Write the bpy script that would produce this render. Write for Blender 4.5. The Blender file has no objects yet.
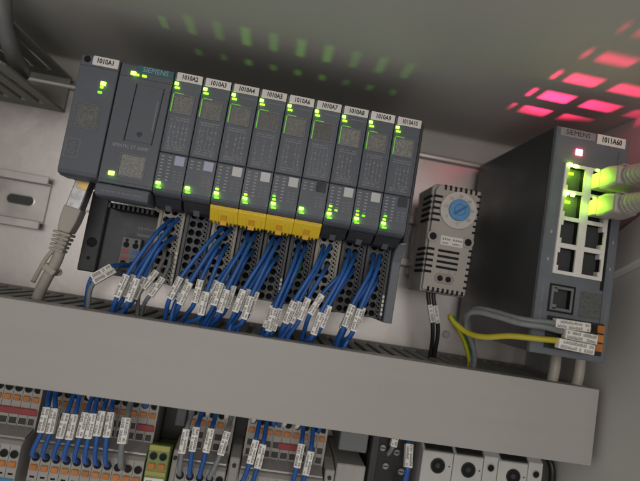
import bpy, bmesh, math, random
from mathutils import Vector, Matrix

# ------------------------------------------------------------------ camera, light, exposure
S = 0.001                                   # all lengths below are millimetres
sc = bpy.context.scene
col = sc.collection
CAM = (117.52, -332.18, -97.21)
YAW, PITCH, ROLL = math.radians(5.1006), math.radians(5.0252), math.radians(9.4577)
cd = bpy.data.cameras.new('camera')
cd.sensor_width = 36.0; cd.lens = 27.0; cd.clip_start = 0.005; cd.clip_end = 20.0
cam = bpy.data.objects.new('camera', cd); col.objects.link(cam)
_f = Vector((math.sin(YAW)*math.cos(PITCH), math.cos(YAW)*math.cos(PITCH), math.sin(PITCH)))
_r = Vector((math.cos(YAW), -math.sin(YAW), 0)); _u = _r.cross(_f)
_r2 = _r*math.cos(ROLL) + _u*math.sin(ROLL); _u2 = _u*math.cos(ROLL) - _r*math.sin(ROLL)
m = Matrix((_r2, _u2, -_f)).transposed().to_4x4(); m.translation = Vector(CAM)*S
cam.matrix_world = m
sc.camera = cam
cd.dof.use_dof = True; cd.dof.focus_distance = 0.262; cd.dof.aperture_fstop = 5.6

w = bpy.data.worlds.new('World'); sc.world = w; w.use_nodes = True
bg = w.node_tree.nodes['Background']
bg.inputs[0].default_value = (1.0, 0.97, 0.93, 1); bg.inputs[1].default_value = 0.37

def area(name, loc, target, size, power, color):
    l = bpy.data.lights.new(name, 'AREA'); l.shape = 'RECTANGLE'; l.size = size[0]; l.size_y = size[1]
    l.energy = power; l.color = color
    o = bpy.data.objects.new(name, l); col.objects.link(o); o.location = loc
    o.rotation_euler = (Vector(target)-Vector(loc)).to_track_quat('-Z', 'Y').to_euler()
    return o
# the room lamp that shines into the open cabinet front, from behind the photographer
area('room_lamp', (0.02, -1.25, 0.02), (0.12, 0, -0.08), (0.60, 0.40), 3.3, (1.0, 0.94, 0.88))

sc.view_settings.view_transform = 'Standard'; sc.view_settings.look = 'None'
sc.view_settings.exposure = 0.0; sc.view_settings.gamma = 1.0; sc.view_settings.use_curve_mapping = False
sc.render.engine = 'CYCLES'
sc.cycles.use_denoising = True
sc.cycles.max_bounces = 6; sc.cycles.diffuse_bounces = 3; sc.cycles.glossy_bounces = 3
sc.cycles.transmission_bounces = 2; sc.cycles.sample_clamp_indirect = 4.0
sc.cycles.caustics_reflective = False; sc.cycles.caustics_refractive = False
random.seed(7)
U = random.uniform

# ------------------------------------------------------------------ materials
MATS = {}
def mat(name, color, rough=0.5, metal=0.0, var=0.10, vscale=120.0, bump=0.0, bscale=900.0, spec=0.5, dirt=0.0):
    m = bpy.data.materials.new(name); m.use_nodes = True
    nt = m.node_tree; b = nt.nodes['Principled BSDF']
    b.inputs['Roughness'].default_value = rough; b.inputs['Metallic'].default_value = metal
    b.inputs['Specular IOR Level'].default_value = spec
    tc = nt.nodes.new('ShaderNodeTexCoord')
    n = nt.nodes.new('ShaderNodeTexNoise'); n.inputs['Scale'].default_value = vscale; n.inputs['Detail'].default_value = 5
    nt.links.new(tc.outputs['Object'], n.inputs['Vector'])
    oi = nt.nodes.new('ShaderNodeObjectInfo'); n.noise_dimensions = '4D'
    wv = nt.nodes.new('ShaderNodeMath'); wv.operation = 'MULTIPLY'; wv.inputs[1].default_value = 40
    nt.links.new(oi.outputs['Random'], wv.inputs[0]); nt.links.new(wv.outputs[0], n.inputs['W'])
    mr = nt.nodes.new('ShaderNodeMapRange'); mr.inputs[1].default_value = .3; mr.inputs[2].default_value = .7
    mr.inputs[3].default_value = 1-var; mr.inputs[4].default_value = 1+var
    nt.links.new(n.outputs[0], mr.inputs[0])
    mx = nt.nodes.new('ShaderNodeVectorMath'); mx.operation = 'SCALE'; mx.inputs[0].default_value = color[:3]
    nt.links.new(mr.outputs[0], mx.inputs['Scale'])
    out = mx.outputs[0]
    rv = nt.nodes.new('ShaderNodeMapRange'); rv.inputs[3].default_value = 1-var*.8; rv.inputs[4].default_value = 1+var*.8   # no two pieces quite alike
    nt.links.new(oi.outputs['Random'], rv.inputs[0])
    mo = nt.nodes.new('ShaderNodeVectorMath'); mo.operation = 'SCALE'
    nt.links.new(out, mo.inputs[0]); nt.links.new(rv.outputs[0], mo.inputs['Scale']); out = mo.outputs[0]
    if dirt:            # streaky handling marks along the length
        mp = nt.nodes.new('ShaderNodeMapping'); mp.inputs['Scale'].default_value = (9, 60, 120)
        n3 = nt.nodes.new('ShaderNodeTexNoise'); n3.inputs['Scale'].default_value = 1; n3.inputs['Detail'].default_value = 7; n3.inputs['Roughness'].default_value = .65
        nt.links.new(tc.outputs['Object'], mp.inputs[0]); nt.links.new(mp.outputs[0], n3.inputs['Vector'])
        m3 = nt.nodes.new('ShaderNodeMapRange'); m3.inputs[1].default_value = .35; m3.inputs[2].default_value = .68; m3.inputs[3].default_value = 1-dirt; m3.inputs[4].default_value = 1+dirt*.5
        nt.links.new(n3.outputs[0], m3.inputs[0])
        md = nt.nodes.new('ShaderNodeVectorMath'); md.operation = 'SCALE'
        nt.links.new(out, md.inputs[0]); nt.links.new(m3.outputs[0], md.inputs['Scale']); out = md.outputs[0]
    nt.links.new(out, b.inputs['Base Color'])
    r2 = nt.nodes.new('ShaderNodeMapRange'); r2.inputs[1].default_value = .3; r2.inputs[2].default_value = .7
    r2.inputs[3].default_value = max(.05, rough-.08); r2.inputs[4].default_value = min(1, rough+.08)
    nt.links.new(n.outputs[0], r2.inputs[0]); nt.links.new(r2.outputs[0], b.inputs['Roughness'])
    if bump:
        n2 = nt.nodes.new('ShaderNodeTexNoise'); n2.inputs['Scale'].default_value = bscale; n2.inputs['Detail'].default_value = 3
        nt.links.new(tc.outputs['Object'], n2.inputs['Vector'])
        bp = nt.nodes.new('ShaderNodeBump'); bp.inputs['Strength'].default_value = bump; bp.inputs['Distance'].default_value = .0004
        nt.links.new(n2.outputs[0], bp.inputs['Height']); nt.links.new(bp.outputs[0], b.inputs['Normal'])
    MATS[name] = m
    return m
def emit(name, color, strength):
    m = bpy.data.materials.new(name); m.use_nodes = True
    b = m.node_tree.nodes['Principled BSDF']
    b.inputs['Base Color'].default_value = (*color, 1)
    b.inputs['Emission Color'].default_value = (*color, 1); b.inputs['Emission Strength'].default_value = strength
    MATS[name] = m
def galvanised(name):
    m = mat(name, (.72, .68, .66), rough=.40, metal=.78, var=.06, vscale=22, bump=.07, bscale=300)
    nt = m.node_tree; b = nt.nodes['Principled BSDF']
    v = nt.nodes.new('ShaderNodeTexVoronoi'); v.inputs['Scale'].default_value = 130
    tc = [n for n in nt.nodes if n.type == 'TEX_COORD'][0]
    nt.links.new(tc.outputs['Object'], v.inputs['Vector'])
    mr = nt.nodes.new('ShaderNodeMapRange'); mr.inputs[3].default_value = .34; mr.inputs[4].default_value = .41
    nt.links.new(v.outputs['Color'], mr.inputs[0]); nt.links.new(mr.outputs[0], b.inputs['Roughness'])
def printed(name, base, ink, sx, sz, thr):
    """flat print: illegible small characters in rows"""
    m = bpy.data.materials.new(name); m.use_nodes = True
    nt = m.node_tree; b = nt.nodes['Principled BSDF']; b.inputs['Roughness'].default_value = .45
    tc = nt.nodes.new('ShaderNodeTexCoord'); mp = nt.nodes.new('ShaderNodeMapping')
    mp.inputs['Scale'].default_value = (sx, 1, sz)
    n = nt.nodes.new('ShaderNodeTexNoise'); n.inputs['Scale'].default_value = 1; n.inputs['Detail'].default_value = 1
    nt.links.new(tc.outputs['Object'], mp.inputs[0]); nt.links.new(mp.outputs[0], n.inputs['Vector'])
    oi = nt.nodes.new('ShaderNodeObjectInfo'); n.noise_dimensions = '4D'
    wv = nt.nodes.new('ShaderNodeMath'); wv.operation = 'MULTIPLY'; wv.inputs[1].default_value = 40
    nt.links.new(oi.outputs['Random'], wv.inputs[0]); nt.links.new(wv.outputs[0], n.inputs['W'])
    cr = nt.nodes.new('ShaderNodeValToRGB'); cr.color_ramp.elements[0].position = thr; cr.color_ramp.elements[1].position = thr+.07
    cr.color_ramp.elements[0].color = (*base, 1); cr.color_ramp.elements[1].color = (*ink, 1)
    nt.links.new(n.outputs[0], cr.inputs[0]); nt.links.new(cr.outputs[0], b.inputs['Base Color'])
    MATS[name] = m

mat('cabinet_paint', (.55, .535, .51), rough=.58, spec=.28, var=.05, vscale=14, bump=.12, bscale=1400)
mat('duct_grey', (.44, .425, .40), rough=.46, var=.04, vscale=11, bump=.06, bscale=700, dirt=.022)
mat('duct_dark', (.28, .275, .25), rough=.55, var=.08)
galvanised('galvanised')
mat('rail_steel', (.60, .57, .555), rough=.35, metal=.8, var=.08, vscale=60)
mat('module_grey', (.104, .116, .142), rough=.48, var=.10, vscale=90, bump=.18, bscale=2500)
mat('module_dark', (.034, .036, .041), rough=.5, var=.12)
mat('base_grey', (.066, .069, .078), rough=.5, var=.1)
mat('side_black', (.043, .045, .048), rough=.46, var=.12, vscale=40, bump=.1, bscale=2000)
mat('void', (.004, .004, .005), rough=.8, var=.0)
mat('bezel_grey', (.148, .163, .187), rough=.45, var=.08, bump=.12, bscale=2500)
mat('tag_white', (.80, .77, .73), rough=.55, var=.05)
mat('sleeve_white', (.82, .80, .75), rough=.45, var=.07, vscale=300)
mat('ink', (.02, .02, .022), rough=.6, var=0)
mat('marker_ink', (.075, .075, .08), rough=.6, var=0)
mat('print_ink', (.26, .268, .282), rough=.6, var=.1, vscale=700)
mat('pale_ink', (.34, .35, .37), rough=.6, var=0)
mat('faint_ink', (.19, .195, .205), rough=.6, var=0)
mat('teal_plate', (.035, .13, .16), rough=.4, var=.05)
mat('teal_ink', (.30, .42, .45), rough=.5, var=0)
mat('silver_plate', (.30, .305, .315), rough=.4, metal=.3, var=.05)
mat('code_plate', (.17, .168, .16), rough=.5, var=.45, vscale=1100)
mat('code_plate_dim', (.135, .14, .14), rough=.5, var=.3, vscale=900)
mat('frame_line', (.17, .18, .185), rough=.5, var=.05)
printed('diagram_print', (.090, .100, .119), (.215, .222, .235), 2300, 1250, .54)
mat('lilac_tag', (.42, .43, .58), rough=.5, var=.05)
mat('grey_tag', (.60, .60, .61), rough=.5, var=.05)
mat('black_tag', (.012, .012, .014), rough=.5, var=.05)
mat('slate_tag', (.03, .035, .045), rough=.5, var=.05)
mat('failsafe_yellow', (.88, .62, .03), rough=.4, var=.06)
mat('failsafe_orange', (.74, .42, .02), rough=.4, var=.06)
mat('beige_base', (.40, .375, .32), rough=.5, var=.08)
mat('wire_blue', (.020, .104, .37), rough=.38, var=.12, vscale=400)
mat('wire_grey', (.20, .215, .225), rough=.45, var=.1, vscale=400)
mat('wire_black', (.012, .012, .013), rough=.4, var=.1)
mat('wire_yellow', (.52, .44, .03), rough=.4, var=.08)
mat('wire_green', (.06, .22, .03), rough=.4, var=.08)
mat('cable_grey', (.41, .38, .335), rough=.5, var=.06, vscale=200)
mat('cable_slate', (.17, .172, .175), rough=.5, var=.1, vscale=200)
mat('plug_metal', (.55, .54, .56), rough=.28, metal=.9, var=.08, vscale=300)
mat('gold', (.60, .42, .16), rough=.3, metal=.9, var=.05)
mat('thermostat_grey', (.40, .375, .345), rough=.5, var=.05, vscale=150, bump=.12, bscale=2500)
mat('thermostat_side', (.30, .28, .26), rough=.5, var=.05)
mat('dial_grey', (.60, .575, .54), rough=.45, var=.05)
mat('dial_blue', (.10, .29, .55), rough=.4, var=.08, vscale=300)
mat('dial_ink', (.04, .15, .34), rough=.5, var=0)
mat('socket_inner', (.022, .022, .023), rough=.35, metal=.6, var=.1)
mat('port_white', (.80, .76, .73), rough=.35, var=.06)
mat('orange_button', (.52, .20, .055), rough=.4, var=.14, vscale=300)
mat('terminal_grey', (.38, .36, .335), rough=.5, var=.07, vscale=120)
mat('marker_red', (.32, .055, .06), rough=.45, var=.1)
mat('marker_blue', (.06, .25, .46), rough=.45, var=.1)
mat('marker_dark', (.05, .048, .047), rough=.5, var=.15)
mat('clear_cover', (.34, .33, .32), rough=.25, var=.08, spec=.8)
mat('earth_green', (.22, .29, .09), rough=.5, var=.08)
mat('earth_yellow', (.42, .38, .09), rough=.5, var=.08)
mat('red_mark', (.36, .05, .05), rough=.5, var=.05)
mat('blue_mark', (.06, .12, .36), rough=.5, var=.05)
mat('breaker_white', (.60, .59, .57), rough=.45, var=.05)
mat('plastic_black', (.018, .018, .019), rough=.45, var=.1)
mat('screw_steel', (.38, .37, .36), rough=.35, metal=.8, var=.1)
emit('led_green', (.22, 1.0, .012), 4.0)
emit('led_green_hot', (.36, 1.0, .06), 7.0)
emit('led_green_dim', (.16, .9, .01), 1.6)
emit('led_edge_glow', (.20, .85, .03), .17)  # diode glow along the code field edges, not a lamp of its own
emit('led_switch', (.55, 1.0, .06), 30.0)
emit('led_red', (1.0, .12, .25), 14.0)

# ------------------------------------------------------------------ mesh helpers (millimetres)
class MB:
    def __init__(s): s.v = []; s.f = []; s.smooth = False
    def add(s, vs, fs):
        o = len(s.v); s.v += [tuple(v) for v in vs]; s.f += [tuple(i+o for i in f) for f in fs]; return s
    def box(s, x0, x1, y0, y1, z0, z1, skip=''):
        vs = [(x, y, z) for x in (x0, x1) for y in (y0, y1) for z in (z0, z1)]
        fs = {'l': (0, 1, 3, 2), 'r': (4, 6, 7, 5), 'f': (0, 4, 5, 1), 'b': (2, 3, 7, 6), 'd': (0, 2, 6, 4), 'u': (1, 5, 7, 3)}
        return s.add(vs, [f for k, f in fs.items() if k not in skip])
    def prism(s, poly, x0, x1, axis='x'):
        n = len(poly)
        mk = {'x': lambda t, a, b: (t, a, b), 'y': lambda t, a, b: (a, t, b), 'z': lambda t, a, b: (a, b, t)}[axis]
        vs = [mk(x0, a, b) for a, b in poly] + [mk(x1, a, b) for a, b in poly]
        fs = [tuple(range(n))[::-1], tuple(range(n, 2*n))] + [(i, (i+1) % n, n+(i+1) % n, n+i) for i in range(n)]
        return s.add(vs, fs)
    def cyl(s, c, r, y0, y1, n=16, r2=None, caps=True, axis='y'):
        """frustum along an axis; c = the two other coordinates"""
        r2 = r if r2 is None else r2
        def P(a, rr, t):
            p, q = c[0]+rr*math.cos(a), c[1]+rr*math.sin(a)
            return {'y': (p, t, q), 'z': (p, q, t), 'x': (t, p, q)}[axis]
        A = [2*math.pi*i/n for i in range(n)]
        vs = [P(a, r, y0) for a in A] + [P(a, r2, y1) for a in A]
        fs = [(i, (i+1) % n, n+(i+1) % n, n+i) for i in range(n)]
        if caps: fs += [tuple(range(n))[::-1], tuple(range(n, 2*n))]
        return s.add(vs, fs)
    def ring(s, c, r0, r1, y0, y1, n=20):
        A = [2*math.pi*i/n for i in range(n)]
        vs = []
        for r, y in ((r0, y0), (r1, y0), (r1, y1), (r0, y1)): vs += [(c[0]+r*math.cos(a), y, c[1]+r*math.sin(a)) for a in A]
        fs = [(k*n+i, k*n+(i+1) % n, ((k+1) % 4)*n+(i+1) % n, ((k+1) % 4)*n+i) for k in range(4) for i in range(n)]
        return s.add(vs, fs)
    def tube(s, pts, r, n=8, rad=None):
        P = [Vector(p) for p in pts]; vs = []; up = None
        for i, p in enumerate(P):
            t = (P[min(i+1, len(P)-1)]-P[max(i-1, 0)]).normalized()
            if up is None:
                up = t.orthogonal().normalized()
            up = (up - t*up.dot(t)).normalized(); sd = t.cross(up)
            rr = rad[i] if rad else r
            vs += [p+(up*math.cos(a)+sd*math.sin(a))*rr for a in (2*math.pi*k/n for k in range(n))]
        fs = [(i*n+k, i*n+(k+1) % n, (i+1)*n+(k+1) % n, (i+1)*n+k) for i in range(len(P)-1) for k in range(n)]
        fs += [tuple(range(n))[::-1], tuple(range((len(P)-1)*n, len(P)*n))]
        s.smooth = True
        return s.add(vs, fs)
    def holes(s, x0, z0, nx, nz, cx, cz, r, y, depth, n=8, stag=0.0):
        """a plate facing -y at depth y, made of cells that each hold a recessed round hole"""
        for i in range(nx):
            for j in range(nz):
                ax, az = x0+i*cx, z0+j*cz
                mx, mz = ax+cx/2, az+cz/2
                A = [math.pi/4+2*math.pi*k/n for k in range(n)]
                def sq(a):
                    c, q = math.cos(a), math.sin(a); k = 1/max(abs(c), abs(q))
                    return (mx+c*k*cx/2, y, mz+q*k*cz/2)
                vs = [sq(a) for a in A] + [(mx+r*math.cos(a), y, mz+r*math.sin(a)) for a in A] + [(mx+r*math.cos(a), y+depth, mz+r*math.sin(a)) for a in A]
                fs = [(k, (k+1) % n, n+(k+1) % n, n+k) for k in range(n)] + [(n+k, n+(k+1) % n, 2*n+(k+1) % n, 2*n+k) for k in range(n)]
                s.add(vs, fs)
        return s
    def mesh(s, name, mt, off=(0, 0, 0), bevel=0.0, seg=1):
        me = bpy.data.meshes.new(name)
        me.from_pydata([((v[0]-off[0])*S, (v[1]-off[1])*S, (v[2]-off[2])*S) for v in s.v], [], s.f)
        bm = bmesh.new(); bm.from_mesh(me)
        bmesh.ops.recalc_face_normals(bm, faces=bm.faces)
        if bevel:
            es = [e for e in bm.edges if len(e.link_faces) == 2 and e.calc_face_angle(0) > .6]
            bmesh.ops.bevel(bm, geom=es, offset=bevel*S, segments=seg, profile=.5, affect='EDGES', clamp_overlap=True)
        bm.to_mesh(me); bm.free()
        if s.smooth: me.shade_smooth()
        me.materials.append(MATS[mt])
        return me
    def build(s, name, mt, parent=None, bevel=0.0, seg=1, off=None):
        off = off if off is not None else world_of(parent)
        return link(name, s.mesh(name, mt, off, bevel, seg), parent)
def world_of(p):
    if p is None: return (0, 0, 0)
    q = Vector((0, 0, 0))
    while p is not None:
        q += p.location; p = p.parent
    return tuple(q/S)
def link(name, me, parent=None, loc=None):
    o = bpy.data.objects.new(name, me); col.objects.link(o)
    if parent is not None: o.parent = parent
    if loc is not None: o.location = Vector(loc)*S
    return o
def thing(name, label, cat, loc, group=None):
    o = bpy.data.objects.new(name, None); col.objects.link(o); o.location = Vector(loc)*S
    o.empty_display_size = .01
    return tag(o, label, cat, group)
def tag(o, label, cat, group=None):
    o['label'] = label; o['category'] = cat
    if group: o['group'] = group
    return o
def structure(o): o['kind'] = 'structure'; return o
def copy_tree(o, parent=None):
    c = o.copy(); col.objects.link(c); c.parent = parent
    for ch in list(o.children): copy_tree(ch, c)
    return c
def lettering(s, size, x, y, z, mt, parent, align='CENTER', turn=0.0, squeeze=1.0, name='lettering', bold=.0):
    cu = bpy.data.curves.new('t', 'FONT'); cu.body = s; cu.size = size; cu.align_x = align; cu.align_y = 'CENTER'
    cu.resolution_u = 2; cu.offset = bold
    t = bpy.data.objects.new('t', cu); me = bpy.data.meshes.new_from_object(t)
    bpy.data.objects.remove(t); bpy.data.curves.remove(cu)
    off = world_of(parent); ca, sa = math.cos(turn), math.sin(turn)
    for v in me.vertices:
        px, pz = v.co.x*squeeze, v.co.y
        v.co = ((x+px*ca-pz*sa-off[0])*S, (y-off[1])*S, (z+px*sa+pz*ca-off[2])*S)
    me.materials.clear(); me.materials.append(MATS[mt])
    return link(name, me, parent)
def fine_print(x0, x1, z, h, y, mt, parent, seed, upright=False):
    """one line of type too small to read"""
    rg = random.Random(seed); q = MB(); p = x0
    while p < x1-.3:
        wd = rg.uniform(.35, .9)*h/1.2; e = min(p+wd, x1)
        if upright: q.box(z-h/2, z+h/2, y-.03, y+.01, p, e)
        else: q.box(p, e, y-.03, y+.01, z-h/2, z+h/2*rg.uniform(.4, 1))
        p = e+rg.uniform(.2, .5)*h/1.2
    return q.build('fine_print', mt, parent)
def smooth_path(pts, k=6):
    P = [Vector(p) for p in pts]; P = [P[0]*2-P[1]] + P + [P[-1]*2-P[-2]]; out = []
    for i in range(1, len(P)-2):
        a, b, c, d = P[i-1:i+3]
        for j in range(k):
            t = j/k
            out.append(.5*((2*b)+(c-a)*t+(2*a-5*b+4*c-d)*t*t+(3*b-a-3*c+d)*t**3))
    out.append(P[-2])
    return out
def lamp(name, loc, power, color, radius, parent):
    spot = name == 'diode_glow_fill'                # spots added before the front diodes, aimed back to imitate their glow
    l = bpy.data.lights.new(name, 'SPOT' if spot else 'POINT'); l.energy = power; l.color = color; l.shadow_soft_size = radius*S
    o = bpy.data.objects.new(name, l); col.objects.link(o); o.parent = parent
    o.location = (Vector(loc)-Vector(world_of(parent)))*S
    if spot:
        l.spot_size = math.radians(150); l.spot_blend = .8; o.rotation_euler = Vector((.15, 1, -.35)).to_track_quat('-Z', 'Y').to_euler()
    return o

# ------------------------------------------------------------------ the cabinet
CEIL = 26.6
o = structure(MB().box(-300, 313, -235, 8, CEIL, CEIL+2).build('ceiling', 'cabinet_paint'))
# rolled fillet where the roof meets the back wall
poly = [(5.9, CEIL-4), (5.9, CEIL-.02)] + [(5.9-4*(1-math.cos(a)), CEIL-4+3.98*math.sin(a)) for a in (math.radians(t) for t in (90, 70, 50, 30, 10))]
b = structure(MB().box(-300, 313, 6, 8, -420, CEIL-.05).build('wall_back', 'cabinet_paint'))
MB().prism(poly, -300, 309.9).build('corner_fillet', 'cabinet_paint', b)
wr = structure(MB().box(310, 313, -235, 5.9, -420, CEIL-.05).build('wall_right', 'cabinet_paint'))
structure(MB().box(-153, -150, -235, 5.9, -420, CEIL-.05).build('unseen_wall_left', 'cabinet_paint'))  # out of view; added to keep light off the left side
# raised stiffening panel and edge flange on the right wall
MB().prism([(-30, -66), (-76, -45), (-130, -18), (-150, -14), (-150, -38), (-95, -61), (-60, -74), (-30, -84)], 303.5, 309.9).build('stiffener', 'cabinet_paint', wr, bevel=.9, seg=2)
MB().box(302, 309.9, -235, -222, -420, CEIL-.1).build('edge_flange', 'cabinet_paint', wr, bevel=.8)
mp = structure(MB().box(-300, 298, 0, 2.5, -420, 3).build('mounting_plate', 'galvanised'))
MB().prism([(2.4, 3), (0, 3), (-2.2, 4.2), (-2.6, 6.4), (-1.2, 7.8), (1.6, 8), (2.4, 8)], -300, 297.9).build('top_fold', 'galvanised', mp, bevel=.3)
for x, z in ((-90, -40), (196, -12), (197, -104), (-20, -118), (246, -118)):
    MB().cyl((x, z), 2.6, -1.2, -.05, 16).build('rivet', 'rail_steel', mp, bevel=.4)

# ------------------------------------------------------------------ top-hat rails
def hat_rail(x0, x1, zc, label, slots):
    r = thing('mounting_rail', label, 'rail', (x0, 0, zc-17.5))
    p = [(-.1, -13.5), (-.1, 13.5), (-5.5, 13.5), (-5.5, 17.5), (-6.6, 17.5), (-6.6, 12.3), (-1.3, 12.3), (-1.3, -12.3), (-6.6, -12.3), (-6.6, -17.5), (-5.5, -17.5), (-5.5, -13.5)]
    MB().prism([(y, zc+z) for y, z in p], x0, x1).build('profile', 'rail_steel', r, bevel=.25)
    for sx in slots:
        q = MB()
        pts = [(sx+5.5*math.copysign(1, math.cos(a))+2.9*math.cos(a), zc+2.9*math.sin(a)) for a in [2*math.pi*(i+.5)/20 for i in range(20)]]
        q.prism(pts, -1.42, -1.31, 'y'); q.build('slot', 'marker_dark', r)
        rim = MB(); n = 20; big = [(sx+(x-sx)*1.06, zc+(z-zc)*1.16) for x, z in pts]
        rim.add([(x, -1.5, z) for x, z in pts]+[(x, -1.36, z) for x, z in big], [(i, (i+1) % n, n+(i+1) % n, n+i) for i in range(n)]); rim.build('slot_rim', 'rail_steel', r)
    return r
hat_rail(-200, -35, -75.5, 'bare steel mounting rail end on the plate at far left', (-52, -77))
hat_rail(-12, 245, -58, 'steel mounting rail hidden behind the row of dark modules', ())
hat_rail(-120, 300, -205, 'lower mounting rail carrying the terminal blocks', ())

# ------------------------------------------------------------------ wiring duct with lid below the modules
def duct(x0, x1, z0, z1, y1, label, pitch, slot, lid, shown, mt, open_end):
    d = thing('wiring_duct', label, 'cable duct', (x0, 0, z0))
    t = 1.6; yb = -13.0
    MB().box(x0, x1, -2, -.1, z0, z1).build('base', mt, d)
    MB().box(x0, x1, yb, -2.05, z1-t, z1).build('upper_wall', mt, d)
    MB().box(x0, x1, yb, -2.05, z0, z0+t).build('lower_wall', mt, d)
    fw = pitch-slot
    def fing(z, side):
        poly = [(yb-.02, 0), (y1+3, 0), (y1, slot*.3), (y1, fw-slot*.3), (y1+3, fw), (yb-.02, fw)]
        q = MB(); q.prism([(b, a) for a, b in poly], 0, t, 'z'); return q.mesh('finger', mt, (0, 0, 0), .25)
    fm = fing(0, 1)
    n = int((x1-x0)/pitch); rest = {z0: MB(), z1-t: MB()}
    for k in range(n):
        xk = x1-fw-k*pitch if open_end else x0+k*pitch
        for z in (z1-t, z0):
            if shown(xk, z):
                link('finger', fm, d, (xk-x0, 0, z-z0))
            else:
                rest[z].box(xk, xk+fw, y1, yb-.02, z, z+t)
    for z, q in rest.items():
        if q.v: q.build('finger_row', mt, d)['kind'] = 'stuff'
    if lid:
        L = MB()
        L.prism([(y1-4, z0-1.2), (y1-4, z1+1.2), (y1+6, z1+1.2), (y1+6, z1+.3), (y1-2.8, z1+.3), (y1-2.8, z0-.3), (y1+6, z0-.3), (y1+6, z0-1.2)], x0, x1)
        L.build('lid', 'duct_grey', d, bevel=.5, seg=2)
    return d
duct(-190, 306, -169.5, -130.8, -76, 'long grey cable duct with a smooth closed lid below the dark modules', 8.4, 3.0, True,
     lambda x, z: z > -150 and x > -24, 'duct_dark', False)
duct(-190, -37.3, -12.6, 12, -76, 'open slotted cable duct without lid in the upper left corner', 11, 3.6, False,
     lambda x, z: x > -120, 'duct_dark', True)
c = MB().tube(smooth_path([(-42.6, -80, 26.3), (-41.4, -80, 18), (-40.6, -76, 8), (-41.5, -62, -1.5), (-47, -40, -4), (-70, -24, -4), (-120, -22, -4)]), 4.3, 14)
tag(c.build('cable', 'cable_slate'), 'thick slate grey cable dropping into the open slotted duct', 'cable')

# ------------------------------------------------------------------ input/output modules
MH = 64.8; YF = -80.0
def led(parent, x, z, wx, wz, mt='led_green', y=YF, name='status_light', d=.45):
    return MB().box(x-wx/2, x+wx/2, y-d, y+.1, z-wz/2, z+wz/2).build(name, mt, parent, bevel=.12)
def shell(parent, x0, x1, y0, y1, z0, z1, slots, mt, name='housing', top_mt=None, bev=.5):
    """housing with an open vent in its top: walls and floor, plus a top plate that really has the slots (sx0,sx1,sy0,sy1)"""
    h = MB().box(x0, x1, y0, y1, z0, z1-.9, skip='u').build(name, mt, parent)
    t = MB(); xs = sorted({x0, x1, *[s[0] for s in slots], *[s[1] for s in slots]}); ys = sorted({y0, y1, *[s[2] for s in slots], *[s[3] for s in slots]})
    for i in range(len(xs)-1):
        for j in range(len(ys)-1):
            a, b_ = (xs[i]+xs[i+1])/2, (ys[j]+ys[j+1])/2
            if not any(s[0] < a < s[1] and s[2] < b_ < s[3] for s in slots):
                t.box(xs[i], xs[i+1], ys[j], ys[j+1], z1-.9, z1)
    t.build('vented_top', top_mt or mt, parent)
    return h
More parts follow.
